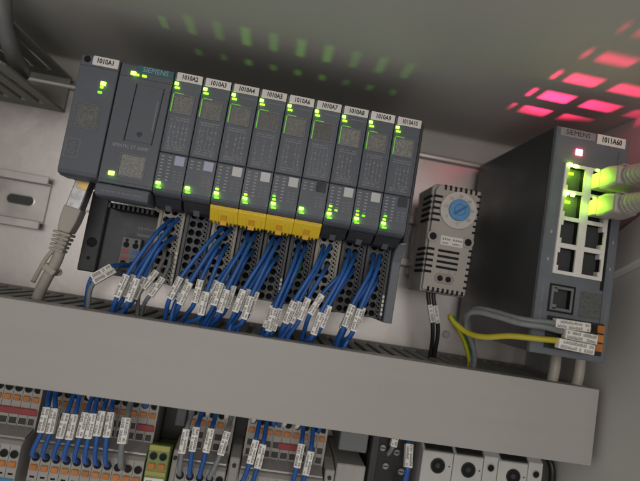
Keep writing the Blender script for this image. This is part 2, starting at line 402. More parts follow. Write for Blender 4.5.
def io_module(k):
    x = 50+15*k; e = .22; fail = 2 <= k <= 5
    z0 = -MH
    kind = ['light grey tagged', 'light grey tagged'][0]
    tags = ['lilac_tag', 'lilac_tag', 'grey_tag', 'grey_tag', 'grey_tag', 'black_tag', 'grey_tag', 'grey_tag', 'slate_tag']
    tw = {'lilac_tag': 'lilac', 'grey_tag': 'pale grey', 'black_tag': 'black', 'slate_tag': 'slate'}[tags[k]]
    t = thing('io_module', f'dark grey slim module tagged 1010A{k+2}, {tw} colour square' + (', yellow foot' if fail else ', plain grey foot'), 'module', (x, 0, z0), 'slim modules in a row')
    L, R = x+e, x+15-e
    # vented housing with a small lit diode inside, shining up through the two vents
    sx = x+2.6
    shell(t, L, R, YF+1.2, -22, z0, -.3, [(sx-.55, sx+.55, -71.6, -66.9), (sx-.45, sx+.45, -63.0, -60.9)], 'module_dark')
    lamp('inner_diode', (sx, -66, -8.6), .0085*(1.25 if fail else .8)*U(.75, 1.15), (.25, 1, .02), .5, t)
    # front covers: upper cover with its panel recessed, lower cover, rounded foot
    f = MB()
    f.prism([(YF+1.2, -.3), (YF+.5, -.3), (YF, -.8), (YF, -43.0), (YF+.4, -43.3), (YF+1.2, -43.3)], L, R)
    f.build('upper_cover', 'module_grey', t, bevel=.25)
    f = MB(); f.prism([(YF+1.2, -43.6), (YF+.35, -43.6), (YF, -44), (YF, -62.4), (YF+.6, -64), (YF+2.6, -65.4), (YF+8, -66.6), (YF+8, -64)], L, R)
    f.build('lower_cover', 'module_grey', t, bevel=.22)
    f = MB(); f.box(L+.2, L+1.05, YF-.25, YF+.2, -42.6, -9.6); f.box(R-1.05, R-.2, YF-.25, YF+.2, -42.6, -9.6)
    f.build('side_rib', 'module_grey', t, bevel=.1)
    # name tag
    g = MB().box(x+1.35, x+14.7, YF-.55, YF-.03, -4.7, -.15).build('name_tag', 'tag_white', t, bevel=.15)
    lettering(f'1010A{k+2}', 3.5, x+8.2, YF-.62, -2.5, 'ink', g, squeeze=.78 if k < 8 else .68, bold=.1)
    # lights below the tag
    led(t, x+1.9, -6.3, 1.9, 1.5, 'led_green_hot'); led(t, x+2.6, -8.5, 2.5, .9, 'led_green')
    if 2 <= k <= 6: MB().box(x+6, x+13.4, YF-.08, YF+.05, -7.2, -6.6).build('printed_line', 'faint_ink', t)
    # square code field in a raised frame, plus glowing strips that imitate diode light on two edges
    cp = MB().box(x+2.2, x+11.9, YF-.18, YF-.02, -21.6, -12.2).build('code_field', 'code_plate', t)
    fr = MB()
    for a in ((x+1.7, x+2.15, -22.2, -11.6), (x+11.95, x+12.4, -22.2, -11.6), (x+2.16, x+11.94, -12.15, -11.6), (x+2.16, x+11.94, -22.2, -21.65)):
        fr.box(a[0], a[1], YF-.5, YF+.02, a[2], a[3])
    fr.build('field_frame', 'frame_line', t)
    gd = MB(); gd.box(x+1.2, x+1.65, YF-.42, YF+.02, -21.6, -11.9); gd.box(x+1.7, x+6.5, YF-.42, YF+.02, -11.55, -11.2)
    gd.build('edge_glow', 'led_edge_glow', t)
    # wiring print
    rg = random.Random(40+k); wp = MB()
    def dash(a, b_, c_, d_): wp.box(x+a, x+b_, YF-.05, YF+.02, c_, d_)
    for rz in (-24.3, -25.5, -39.9, -41.1):                       # lines of small type above and below the wiring diagram
        px_ = 2.5
        while px_ < 11.6:
            wd_ = rg.uniform(.3, 1.0)
            if rg.random() < .85: dash(px_, min(px_+wd_, 12.2), rz-.28, rz+.28)
            px_ += wd_+rg.uniform(.15, .4)
    for ci, cx_ in enumerate((3.2, 5.0, 7.2, 9.3, 11.3)):         # conductors with contact symbols
        if rg.random() < .12: continue
        zz = -26.6
        while zz > -38.6:
            ln_ = rg.uniform(.8, 2.6); ze = max(zz-ln_, -38.8)
            dash(cx_-.09, cx_+.09, ze, zz); zz = ze-.1
            kind_ = rg.random()
            if kind_ < .45 and zz > -38: dash(cx_-.5, cx_+.5, zz-.9, zz-.1); zz -= 1.0
            elif kind_ < .8 and zz > -38: dash(cx_-.6, cx_+.25, zz-.35, zz-.1); dash(cx_-.6, cx_+.25, zz-.95, zz-.7); zz -= 1.1
            else: dash(cx_+.3, cx_+1.1, zz-.2, zz+.25); zz -= .3
    wp.build('wiring_print', 'print_ink', t)
    # channel windows
    cw = MB(); rows = 8 if k not in (1, 5) else 3
    for c_ in (2.3, 6.0):
        for j in range(rows): cw.box(x+c_-.75, x+c_+.75, YF-.12, YF+.05, -45.6-1.75*j-.3, -45.6-1.75*j+.3)
    cw.build('channel_windows', 'pale_ink', t)
    cw = MB()
    for c_ in (9.6, 12.2):
        for j in range(4): cw.box(x+c_-.8, x+c_+.8, YF-.06, YF+.02, -52.6-1.6*j-.3, -52.6-1.6*j+.3)
    cw.build('channel_numbers', 'faint_ink', t)
    MB().box(x+8.4, x+13.5, YF-.3, YF+.05, -49.4, -44.3).build('colour_square', tags[k], t, bevel=.15)
    # lit channels
    led(t, x+2.4, -59.8, 2.4, 1.25, 'led_green_hot')
    led(t, x+3.0, -62.3, 2.6, .7, 'led_green_dim')
    lamp('diode_glow_fill', (x+2.4, YF-1.5, -60.4),   .0009, (.30, 1, .02), .7, t)
    lamp('diode_glow_fill', (x+2.2, YF-1.5, -7.8), .0001, (.30, 1, .02), .7, t)
    for j, (dx, dz, mt_) in enumerate({2: [(0, 2.2, 'led_green')], 3: [(0, 2, 'led_green')], 4: [(0, 2.1, 'led_green'), (-.2, 4.0, 'led_green_dim')], 6: [(0, 2, 'led_green'), (.2, 4, 'led_green'), (3.4, 2.2, 'led_green_dim')], 7: [(.1, 2, 'led_green'), (0, 4, 'led_green_dim'), (3.5, 2, 'led_green_dim')], 8: [(0, 2, 'led_green'), (.3, 4, 'led_green_dim')]}.get(k, [])):
        led(t, x+2.4+dx, -59.8+dz, 1.7, .95, mt_)
    # foot
    if fail:
        q = MB().prism([(YF+2.6, -65.6), (YF+3.0, -67.4), (YF+9.5, -73.4), (YF+13, -73.6), (YF+13, -66.9), (YF+8, -66.7)], L-.15, R+.15)
        q.build('foot', 'failsafe_yellow', t, bevel=.3)
        MB().prism([(YF+5.2, -69.9), (YF+8.3, -72.8), (YF+8.7, -75.2), (YF+11, -75.2), (YF+11, -70)], x+5.8, x+9.4).build('latch', 'failsafe_orange', t, bevel=.3)
        for dx_ in (2.2, 4.4, 10.6, 12.6):
            MB().prism([(YF+4.4, -69.0), (YF+9.2, -73.6), (YF+11, -74.6), (YF+11, -70)], x+dx_-.45, x+dx_+.45).build('tooth', 'failsafe_yellow', t, bevel=.12)
        MB().box(x+1.2, x+13.6, YF+2.3, YF+2.9, -66.7, -66.2).build('ledge_groove', 'failsafe_orange', t)
    else:
        q = MB().prism([(YF+5, -66.3), (YF+11, -71), (YF+20, -71.5), (YF+20, -67), (YF+8, -66.7)], L+.3, R-.3)
        q.build('foot', 'module_dark', t, bevel=.3)
        MB().prism([(YF+9, -69.8), (YF+12, -72.6), (YF+14, -72.6), (YF+14, -70)], x+5.8, x+9.2).build('latch', 'module_grey', t, bevel=.2)
    return t
for k in range(9): io_module(k)

# ------------------------------------------------------------------ base units with their push-in terminals
YB = -57.0
def base_unit(k, light):
    x = 50+15*k; zt, zb = -68.0, -112.3
    t = thing('base_unit', (f'pale beige' if light else 'dark grey') + f' terminal base with rows of holes under module 1010A{k+2}', 'terminal base', (x, 0, zb), 'terminal bases under the modules')
    e = .15
    MB().box(x+e, x+15-e, -50, -8, zb, -1.5 if False else zt+2).build('body', 'base_grey', t, bevel=.3)
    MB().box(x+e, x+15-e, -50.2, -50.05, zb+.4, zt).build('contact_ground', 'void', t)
    g = MB(); g.holes(x+2.4, zb+.6, 2, 9, 4.1, 4.75, 1.86, YB+.5, 6.4, 8)
    g.build('hole_grid', 'base_grey' if not light else 'beige_base', t)
    # small test-point columns between the big holes and the frame
    s_ = MB(); s_.holes(x+10.7, zb+.6, 1, 18, 2.3, 2.375, .72, YB+.1, 4, 6); s_.build('test_points', 'base_grey' if not light else 'beige_base', t)
    fr = MB(); 
    for a in ((x+.3, x+2.3), (x+13.1, x+14.75)): fr.box(a[0], a[1], YB-.3, -50.3, zb, zt)
    fr.box(x+2.35, x+13.05, YB-.3, -50.3, zb+43.45, zt)
    fr.build('rim', 'beige_base' if light else 'base_grey', t, bevel=.3)
    st = MB()
    for j in range(7 if light else 5): st.box(x+13.3, x+14.5, YB-.6, YB-.25, zb+2.5+2.5*j, zb+4.2+2.5*j)
    st.build('spring_tabs', 'tag_white' if light or k in (4, 5, 8) else 'frame_line', t)
    if light:
        ch = MB(); ch.prism([(YB-.3, zt), (YB-2.2, zt-.6), (YB-2.2, zt-3), (YB-.3, zt-5)], x+.4, x+1.9); ch.prism([(YB-.3, zt), (YB-2.2, zt-.6), (YB-2.2, zt-3), (YB-.3, zt-5)], x+13.1, x+14.6)
        ch.box(x+.5, x+14.5, YB-2.4, YB-.4, zt-1.2, zt+.5)
        ch.build('hood', 'beige_base', t, bevel=.3)
    return t
for k in range(9): base_unit(k, k in (0, 2, 6))
# end cover closing the row
t = thing('end_cover', 'plain dark grey end cover closing the right end of the module row', 'end cover', (185.2, 0, -113.4))
MB().prism([(-8, -68), (-66, -68), (-62, -74), (YB-3, -78), (YB-3, -113.4), (-8, -113.4)], 185.2, 190.4).build('cheek', 'bezel_grey', t, bevel=.4)
MB().box(185.2, 187, -78, -9, -67.8, -1.5).build('upper_plate', 'module_dark', t, bevel=.3)
lb = MB(); lb.box(190.45, 191.2, -48, -45, -84, -82.5); lb.box(190.45, 191.2, -48, -45, -81.5, -80)
lb.build('label_marks', 'tag_white', t)

# ------------------------------------------------------------------ interface module with bus adapter
t = thing('interface_module', 'wide dark grey head module tagged 1010A1 at left end of the row', 'module', (2, 0, -112.5))
ba = shell(t, 2.2, 21.9, YF+1.2, -20, -63.4, -.3, [], 'module_dark', 'adapter_housing')
ac = MB().prism([(YF+1.2, -.3), (YF+.6, -.3), (YF, -.9), (YF, -61.2), (YF+.8, -63.2), (YF+4, -64.2), (YF+14, -64.2), (YF+14, -62)], 2.2, 21.8).build('adapter_cover', 'module_grey', t, bevel=.4)
MB().cyl((5.3, -2.7), 1.75, YF-.12, YF+.5, 20).build('screw_hole', 'void', ac)
g = MB().box(8.2, 21.3, YF-.55, YF-.03, -5.2, -.3).build('name_tag', 'tag_white', t, bevel=.15)
lettering('1010A1', 3.6, 14.7, YF-.62, -2.75, 'ink', g, squeeze=.8, bold=.12)
MB().box(2.4, 21.6, YF-.06, YF+.02, -6.3, -6.05).build('seam', 'module_dark', ac)
led(t, 15.6, -14.0, 2.6, 1.9, 'led_green_hot'); led(t, 15.2, -16.0, 1.4, 1.2, 'led_green'); led(t, 14.8, -18.9, 2.0, 1.1, 'led_green_dim')
cp = MB().box(5.4, 16.2, YF-.1, YF-.02, -38.2, -26.6).build('code_field', 'code_plate', t)
def frame(x0, x1, z0, z1, wd, parent, mt, name='field_frame', y=YF, d=.3):
    q = MB()
    q.box(x0, x0+wd, y-d, y+.02, z0, z1); q.box(x1-wd, x1, y-d, y+.02, z0, z1)
    q.box(x0+wd, x1-wd, y-d, y+.02, z0, z0+wd); q.box(x0+wd, x1-wd, y-d, y+.02, z1-wd, z1)
    return q.build(name, mt, parent)
frame(4.6, 17.0, -39.0, -25.8, .35, t, 'frame_line')
# printed port pictogram
q = MB()
for a in ((3.6, 10.6, -45.2, -44.9), (3.6, 10.6, -54.8, -54.5), (3.6, 3.9, -54.5, -45.2), (10.3, 10.6, -54.5, -45.2), (5.2, 9, -47.4, -47.1), (5.2, 9, -49.0, -48.7), (5.2, 5.5, -49, -47.1), (8.7, 9, -49, -47.1), (5.2, 9, -50.8, -50.5), (5.2, 9, -52.6, -52.3), (5.2, 5.5, -52.6, -50.5), (8.7, 9, -52.6, -50.5)):
    q.box(a[0], a[1], YF-.06, YF+.02, a[2], a[3])
q.build('port_pictogram', 'faint_ink', t)
# main half
shell(t, 22.4, 49.8, YF+1.2, -20, -64.8, -.3, [(37.4, 38.4, -72, -69)], 'module_dark', 'main_housing')
lamp('inner_diode', (37.9, -68.6, -8.6), .005, (.25, 1, .02), .25, t)
mc = MB().prism([(YF+1.2, -.3), (YF+.5, -.3), (YF, -.9), (YF, -64.6), (YF+1.2, -64.8)], 22.5, 49.7).build('main_cover', 'module_grey', t, bevel=.35)
pl = MB().box(30.6, 49.5, YF-.3, YF-.03, -4.4, -.6).build('maker_plate', 'teal_plate', t, bevel=.1)
lettering('SIEMENS', 3.9, 40.3, YF-.36, -2.5, 'teal_ink', pl, squeeze=.92)
led(t, 29.3, -5.4, 2.6, 1.8, 'led_green_hot'); led(t, 31.6, -5.9, 1.4, 1.1, 'led_green'); led(t, 35.0, -5.9, 2.2, 1.1, 'led_green')
MB().box(22.6, 49.6, YF-.05, YF+.02, -7.6, -7.3).build('seam', 'module_dark', mc)
dr = MB().prism([(32.6, -10.6), (46.0, -10.6), (45.2, -41.0), (31.8, -41.0)], YF-.35, YF-.02, 'y').build('memory_flap', 'module_grey', t, bevel=.25)
MB().prism([(31.9, -10.4), (32.4, -10.4), (31.6, -41.4), (31.1, -41.4)], YF-.1, YF-.01, 'y').build('flap_gap', 'void', t)
MB().prism([(46.2, -10.4), (46.5, -10.4), (45.6, -41.4), (45.3, -41.4)], YF-.1, YF-.01, 'y').build('flap_gap', 'void', t)
MB().cyl((38.4, -36.8), 1.35, YF-.55, YF-.36, 18).build('flap_dimple', 'module_dark', dr, bevel=.1)
MB().box(44.0, 44.8, YF-.42, YF-.36, -34, -18).build('flap_print', 'faint_ink', dr)
lettering('SIMATIC ET 200SP', 2.5, 35.2, YF-.06, -44.2, 'pale_ink', t, squeeze=.93)
MB().box(32.0, 43.9, YF-.1, YF-.02, -59.4, -48.4).build('code_field', 'code_plate', t)
frame(31.2, 44.7, -60.2, -47.6, .35, t, 'frame_line')
led(t, 28.6, -59.2, 2.9, 2.0, 'led_green_hot')
lamp('diode_glow_fill', (28.6, YF-1.5, -59.4), .0002, (.30, 1, .02), .7, t)
lamp('diode_glow_fill', (30, YF-1.5, -6.2), .00014, (.30, 1, .02), .7, t)
lamp('diode_glow_fill', (15.6, YF-1.5, -14.6), .00014, (.30, 1, .02), .7, t)
MB().box(22.6, 49.6, YF-.05, YF+.02, -63.0, -62.75).build('seam', 'module_dark', mc)
lip = MB().prism([(YF+.4, -65.1), (YF-1.6, -65.6), (YF-1.9, -67.6), (YF-1.0, -71.2), (YF+1.5, -72.0), (YF+16, -72.0), (YF+16, -65.1)], 22.8, 49.4).build('release_lip', 'module_grey', t, bevel=.5, seg=2)
fine_print(26, 46, -68.9, 1.3, YF-1.75, 'faint_ink', lip, 3)
# vent hatch under the lip, then the lower body with socket and terminal
q = MB()
for i in range(10): q.box(24+2.55*i, 25.3+2.55*i, -62, -44, -75.2, -72.4)
q.build('vent_slats', 'module_dark', t)
MB().box(11.0, 49.6, -42, -8, -112.3, -72.6).build('lower_body', 'base_grey', t, bevel=.5)
MB().box(8.6, 18.6, -46, -42.1, -112.3, -66).build('cable_channel', 'module_dark', t, bevel=.6)
MB().cyl((13.8, -95.4), 2.9, -46.15, -45.9, 22).build('round_opening', 'void', t)
MB().cyl((13.6, -104.6), 1.15, -46.15, -45.9, 14).build('screw_hole', 'void', t)
fine_print(36.5, 48, -82.6, 1.6, -42.05, 'faint_ink', t, 5)
MB().box(36.5, 48.5, -42.12, -42.02, -87.5, -86.0).build('printed_line', 'faint_ink', t)
tb = MB().box(30.6, 41.2, -47.5, -42.1, -108.4, -89.2).build('power_terminal', 'frame_line', t, bevel=.3)
for i, (hx, cm) in enumerate(((33.3, 'red_mark'), (38.5, 'blue_mark'))):
    for hz, rr in ((-91.0, .95), (-93.6, 1.7), (-104.2, 1.7)):
        MB().cyl((hx, hz), rr, -47.66, -47.3, 14).build('terminal_hole', 'void', tb)
    MB().box(hx-1.9, hx+1.9, -47.75, -47.45, -98.6, -96.2).build('pole_mark', cm, tb)
    MB().box(hx-1.9, hx+1.9, -47.75, -47.45, -102.2, -100.6).build('pole_mark', cm, tb)

# ------------------------------------------------------------------ wires with marker sleeves
def sleeve_mesh(ln, wd, th):
    q = MB(); q.box(-wd/2, wd/2, -th/2, th/2, -ln/2, ln/2); return q.mesh('marker_sleeve', 'sleeve_white', (0, 0, 0), .35, 2)
def marks_mesh(ln, wd, th, seed):
    """two lines of tiny illegible characters along the sleeve"""
    rng = random.Random(seed); q = MB(); n = int(ln/1.25)
    for line in (-.24, .24) if wd > 3.2 else (0,):
        for j in range(n):
            z = -ln/2+1.0+j*(ln-1.6)/n
            if rng.random() < .12: continue
            x = line*wd; h = rng.uniform(.45, .75); ww = wd*(.15 if wd > 3.2 else .22)
            for dz in ((0, .25), (h, h+.25)):
                q.box(x-ww, x+ww*rng.uniform(.4, 1), -th/2-.05, -th/2+.02, z+dz[0], z+dz[1])
            q.box(x-ww, x-ww+.24, -th/2-.05, -th/2+.02, z, z+h)
            if rng.random() < .6: q.box(x+ww-.24, x+ww, -th/2-.05, -th/2+.02, z, z+h)
    return q.mesh('marker_print', 'marker_ink')
SLV = {}
def sleeve_kit(ln, wd, th):
    key = (ln, wd, th)
    if key not in SLV: SLV[key] = (sleeve_mesh(ln, wd, th), [marks_mesh(ln, wd, th, s_) for s_ in range(4)])
    return SLV[key]
def wire(pts, r, mt, label, group, sleeves=(), name='wire', cat='wire', size=(12.5, 3.5, 3.1), twist=None, seg=7):
    """sleeves: list of (index into pts) where a white marker sleeve sits, aligned to the wire"""
    P = smooth_path(pts, seg)
    base = P[-1]
    o = thing(name, label, cat, tuple(base), group)
    me, mk = sleeve_kit(*size); spans = []
    for i in sleeves:
        idx = min(len(P)-2, max(1, int(round(i*seg))))
        ln = size[0]*.4
        a = idx; 
        while a > 0 and (P[a]-P[idx]).length < ln: a -= 1
        b_ = idx
        while b_ < len(P)-1 and (P[b_]-P[idx]).length < ln: b_ += 1
        for j_ in range(a+1, b_): P[j_] = P[a].lerp(P[b_], (j_-a)/(b_-a))     # the sleeve holds the wire straight
        d = (P[a]-P[b_]).normalized()                    # upward along the wire
        fr_ = Vector((0, -1, 0)); 
        if twist: fr_ = Vector((math.sin(twist), -math.cos(twist), 0))
        fr_ = (fr_-d*fr_.dot(d)).normalized(); xx = d.cross(-fr_).normalized() if False else (-fr_).cross(d).normalized()
        M = Matrix((xx, -fr_, d)).transposed().to_4x4()
        mid = (P[a]+P[b_])/2
        M.translation = (mid-base)*S
        sl = link('marker_sleeve', me, o); sl.matrix_basis = M
        link('marker_print', random.choice(mk), sl)
    MB().tube(P, r, 8).build('insulation', mt, o)
    return o

# bundle: module index, hole start (x,z), sleeve points, end in the duct
bundles = [
    (0, [(57.2, -76), (61.0, -75), (57.8, -82), (61.2, -85)], [(43.6, -115.4, -75), (49.6, -116.4, -76), (45.6, -114.6, -70), (51.0, -114.8, -71)], (42.0, -66), 'wire_blue'),
    (2, [(86.4, -75), (90.6, -75.5), (86.8, -81), (90.8, -84), (87.0, -88)], [(69.8, -112.4, -73), (75.4, -114.2, -75), (81.2, -111.8, -72), (85.6, -117.2, -74), (73.2, -112.6, -68)], (70.5, -66), 'wire_blue'),
    (3, [(101.2, -75), (105.0, -75), (101.8, -82), (105.2, -85), (102.0, -89)], [(91.8, -112.0, -74), (95.6, -114.8, -76), (88.6, -110.8, -70), (98.2, -112.2, -70), (93.6, -113, -68)], (87.6, -66), 'wire_blue'),
    (4, [(115.4, -76), (119.0, -75.5), (115.8, -83), (119.4, -86), (116.2, -90)], [(103.6, -113.6, -74), (108.4, -116.2, -76), (106.2, -112.6, -69), (110.6, -113.2, -70), (104.6, -114.8, -67)], (100.2, -66), 'wire_blue'),
    (5, [(130.4, -77), (134.0, -78), (130.8, -84)], [(121.8, -120.8, -75), (124.4, -120.2, -71), (120.6, -119.6, -69)], (120.4, -67), 'wire_blue'),
    (6, [(144.4, -76), (148.0, -75), (144.8, -83), (148.2, -86)], [(130.8, -115.2, -75), (133.8, -115.0, -71), (131.4, -114.2, -69), (138.2, -112.2, -72)], (131.4, -66), 'wire_blue'),
    (7, [(159.6, -76), (163.2, -77), (160.0, -83), (163.4, -86)], [(146.2, -118.6, -75), (150.0, -114.6, -73), (144.4, -108.8, -73), (148.0, -118, -70)], (142.4, -66), 'wire_blue'),
    (8, [(173.8, -76), (177.6, -76), (174.2, -83), (177.8, -88), (174.4, -90)], [(162.2, -112.2, -75), (167.0, -113.8, -74), (164.0, -112.8, -70), (169.0, -112.4, -70), (163.0, -114, -68)], (161.6, -66), 'wire_blue'),
]
for k, starts, slv, (ex, ey), mt in bundles:
    order = sorted(range(len(slv)), key=lambda i_: slv[i_][0])
    for i, ((sx, sz), (mx, mz, my)) in enumerate(zip(starts, slv)):
        rank = order.index(i); pos = 'rightmost' if rank == len(slv)-1 else ('leftmost', 'second', 'third', 'fourth')[rank]
        lab = f'blue wire under module 1010A{k+2}, its white marker sleeve {pos}' + ('' if pos.endswith('most') else ' from left') + ' in that bundle'
        q = Vector((mx, my, mz)); e = Vector((mx-3.2+(ex-mx)*.35+U(-1, 1), ey+U(-5, 5), -131)); st = Vector((sx, YB, sz))
        dirn = (e-st); up = q + Vector(((st.x-q.x)*.68, 0, st.z-q.z)).normalized()*8.0
        dn = q - (up-q)
        mean_x = sum(a_[0] for a_ in starts)/len(starts)
        mid1 = st*.55+up*.45 + Vector(((mean_x-sx)*.3+U(-.6, .6)+1.2, -6.5-U(0, 3.0), 2.0))
        pts = [(sx, YB+4, sz), (sx, YB-3.0, sz-.8), mid1, up, q, dn, e, (e.x-1, ey+4, -147)]
        wire(pts, 1.22, mt, lab, f'blue wires under module 1010A{k+2}', (4,))
# pale wires in the first and seventh bundle
for sx, sz, q, e, pos in ((58.0, -92, (56.0, -110.4, -70), (50.5, -62), 'left'), (61.6, -95, (60.2, -113.4, -71), (52.0, -60), 'right')):
    wire([(sx, YB+4, sz), (sx, YB-4, sz-1), (sx+.6, -64, sz-7), (q[0], q[2], q[1]), (q[0]-5, q[2]+2, q[1]-8), (e[0], e[1], -131), (e[0]-1, e[1]+3, -146)], 1.1, 'wire_grey',
         f'{pos} of two grey wires with sleeves hanging from the beige base of 1010A2', 'grey wires under module 1010A2', (3,), size=(11.5, 3.4, 2.6))
wire([(133.6, YB+4, -88), (133.4, YB-4, -89), (130, -65, -98), (126.5, -66, -108), (124.5, -66, -120), (124, -64, -131), (123, -60, -146)], 1.05, 'wire_green',
     'single green wire among the blue ones under module 1010A7', None, ())
# supply wires of the interface module, bending left over the duct
wire([(38.5, -44, -104.2), (38.4, -50, -104.8), (36.2, -57, -105.2), (32.4, -62, -106.8), (26.6, -66, -111.2), (24.4, -67, -118), (24.2, -64, -131), (24, -60, -146)], 1.25, 'wire_blue',
     'blue wire bending left from the power terminal of module 1010A1', None, (3.7,), size=(11.5, 3.2, 2.6))
wire([(33.3, -44, -104.2), (33.4, -51, -105.4), (35.0, -60, -107.4), (34.2, -66, -109.6), (29.4, -70, -114.0), (26.6, -70, -120), (26.4, -67, -131), (26, -62, -146)], 1.25, 'wire_grey',
     'grey wire bending left in front of the power terminal of module 1010A1', None, (3.6,), size=(12.5, 3.2, 2.6))

# ------------------------------------------------------------------ network cable at the left
def network_cable(pts, plug_axis, label, plugname, boot_at=None):
    pass
t = thing('network_cable', 'pale grey network cable plugged into the underside of module 1010A1', 'network cable', (9, -60, -130))
up = Vector((.16, 0, 1)).normalized(); rt = Vector((1, 0, -.16)).normalized(); org = Vector((9.7, -62, -66))
def oriented(q, name, mt, parent, o_, X, Y, Z, bevel=0.0, seg=1):
    q.v = [tuple(o_ + X*v[0] + Y*v[1] + Z*v[2]) for v in q.v]
    return q.build(name, mt, parent, bevel, seg)
FY = Vector((0, 1, 0))
q = MB().box(-3.9, 3.9, -4, 4, -14, 3); oriented(q, 'plug_shield', 'plug_metal', t, org, rt, FY, up, .5)
q = MB().box(-1.9, 3.7, -4.4, -4.05, -2.4, 1.6); oriented(q, 'latch_spring', 'gold', t, org, rt, FY, up, .1)
q = MB().prism([(-4.7, -12.8), (4.7, -12.8), (4.5, -20), (3.4, -27), (-3.4, -27), (-4.5, -20)], -4.4, 4.4, 'y'); oriented(q, 'plug_boot', 'cable_grey', t, org, rt, FY, up, .9, 2)
for i in range(5):
    wd_ = 4.1-.2*i
    q = MB().box(-wd_-.9, wd_, -4.0+.15*i, 4.0-.15*i, -28.7-2.3*i, -27.2-2.3*i); oriented(q, 'boot_rib', 'cable_grey', t, org, rt, FY, up, .4)
MB().tube(smooth_path([org-up*25, org-up*33, (3.4, -61, -108), (-1, -59, -120), (-4.4, -56, -131), (-6, -50, -150)]), 2.9, 14).build('jacket', 'cable_grey', t)
ct = MB()
P = smooth_path([(5.2, -63, -98), (0.6, -64, -105), (-2.6, -63, -112), (-6.4, -60.5, -121.5)], 6)
ct.tube(P, 1.15, 8); ct.build('latch_tongue', 'cable_grey', t)
q = MB().box(-3.8, 3.7, -3.5, 3.5, -1.9, 1.9); oriented(q, 'cable_tie', 'cable_grey', t, Vector((1.2, -60.2, -113.6)), Vector((.86, 0, -.5)).normalized(), FY, Vector((.5, 0, .86)).normalized(), .8, 2)

# ------------------------------------------------------------------ thermostat
t = thing('thermostat', 'beige grey slotted thermostat with a blue round dial beside the module row', 'thermostat', (205, 0, -91.5))
X0, X1, Z0, Z1, YT = 204.9, 235.6, -91.6, -25.8, -55.0
MB().prism([(X0, -28), (X0+1.4, Z0), (X1-1.6, Z0), (X1, Z1), (X0+2.6, Z1)], -25, YT+3, 'y').build('housing', 'thermostat_grey', t, bevel=.8, seg=2)
MB().prism([(X0+2.0, Z0+.9), (X1-2.3, Z0+.9), (X1-1.0, Z1-.9), (X0+3.4, Z1-.9), (X0+1.6, Z1-4.5)], YT, YT+3.05, 'y').build('face_plate', 'thermostat_grey', t, bevel=.7, seg=2)
MB().box(X0+4, X1-4, -24.9, -6.8, -82, -34).build('rail_clip', 'plastic_black', t, bevel=.5)
# ventilation cut-outs: sides, top, bottom and middle
def cut(x0, x1, z0, z1, y0=YT-.06, y1=YT+.6): return MB().box(x0, x1, y0, y1, z0, z1).build('vent_slot', 'void', t)
for z in (-34.0, -37.6, -41.2, -44.8, -48.4):
    cut(X0+1.0, X0+6.4, z-.75, z+.75); MB().box(X0-.15+(-28-z)*-.0, X0+.7, -52.5, -38, z-.8, z+.8).build('vent_slot', 'void', t)
for z in (-66, -69.4, -72.8, -76.2, -79.6):
    cut(X0+1.2, X0+5.8, z-.75, z+.75); MB().box(X0+.5, X0+1.3, -52.5, -38, z-.8, z+.8).build('vent_slot', 'void', t)
for i in range(16):
    z = -29.8-3.75*i
    if not -62 < z < -54: cut(X1-3.0-.022*(-z-25)*1.0, X1-.6-.022*(-z-25), z-.7, z+.7)
for i in range(7): cut(X0+6.6+3.2*i, X0+8.0+3.2*i, Z1-3.6, Z1-.5, YT-.06, YT+1.2)
for i in range(8): cut(X0+4.6+3.0*i, X0+6.0+3.0*i, Z0+.4, Z0+3.2, YT-.06, YT+1.2)
for z in (-66.2, -69.5, -72.8, -76.1): cut(213.0, 226.2, z-.75, z+.75)
# dial
cx, cz = 221.6, -40.6
ds = MB().cyl((cx, cz), 11.4, YT-1.6, YT+.5, 40).build('dial_ring', 'dial_grey', t, bevel=.5, seg=2)
kn = MB().cyl((cx, cz), 6.5, YT-3.6, YT-1.55, 32).build('knob', 'dial_blue', t, bevel=.6, seg=2)
q = MB(); q.prism([(cx-4.2, cz-2.6), (cx-2.4, cz-3.2), (cx+4.4, cz+2.6), (cx+3.4, cz+3.3)], YT-3.75, YT-3.55, 'y'); q.build('pointer', 'dial_ink', kn)
q = MB(); q.ring((cx, cz), 3.1, 3.5, YT-3.68, YT-3.55, 24); q.build('knob_ring', 'dial_ink', kn)
for i, s_ in enumerate(('0', '10', '20', '30', '40', '50', '60')):
    a = math.radians(215-42*i); lettering(s_, 2.5, cx+8.5*math.cos(a), YT-1.68, cz+8.5*math.sin(a), 'frame_line', ds)
lettering('°C', 2.3, cx, YT-1.68, cz-8.5, 'frame_line', ds)
# screw wells, rating label, terminal well
for x_, z_ in ((208.6, -58.4), (230.6, -58.6)):
    MB().ring((x_, z_), 2.2, 3.5, YT-.5, YT+.2, 20).build('screw_collar', 'thermostat_grey', t, bevel=.2)
    MB().cyl((x_, z_), 2.2, YT-.1, YT+.1, 18).build('screw_well', 'void', t)
g = MB().box(213.6, 227.4, YT-.25, YT+.05, -62.6, -57.0).build('rating_label', 'tag_white', t, bevel=.1)
fine_print(214.6, 219.4, -58.8, 1.5, YT-.26, 'frame_line', g, 11); fine_print(221, 226.8, -58.8, 1.3, YT-.26, 'frame_line', g, 12); fine_print(214.6, 219.0, -61.2, 1.1, YT-.26, 'frame_line', g, 13); fine_print(221, 226.4, -61.2, 1.2, YT-.26, 'frame_line', g, 14)
lettering('1', 2.4, 216.4, YT-.06, -78.4, 'frame_line', t); lettering('2', 2.4, 221.4, YT-.06, -78.4, 'frame_line', t); lettering('o', 2.4, 225.4, YT-.06, -78.6, 'frame_line', t)
q = MB(); n = 24
q.prism([(219+3.0*math.copysign(1, math.cos(a))+3.1*math.cos(a), -82.6+3.1*math.sin(a)) for a in [2*math.pi*(i+.5)/n for i in range(n)]], YT-.35, YT+.1, 'y'); q.build('terminal_well', 'thermostat_side', t, bevel=.15)
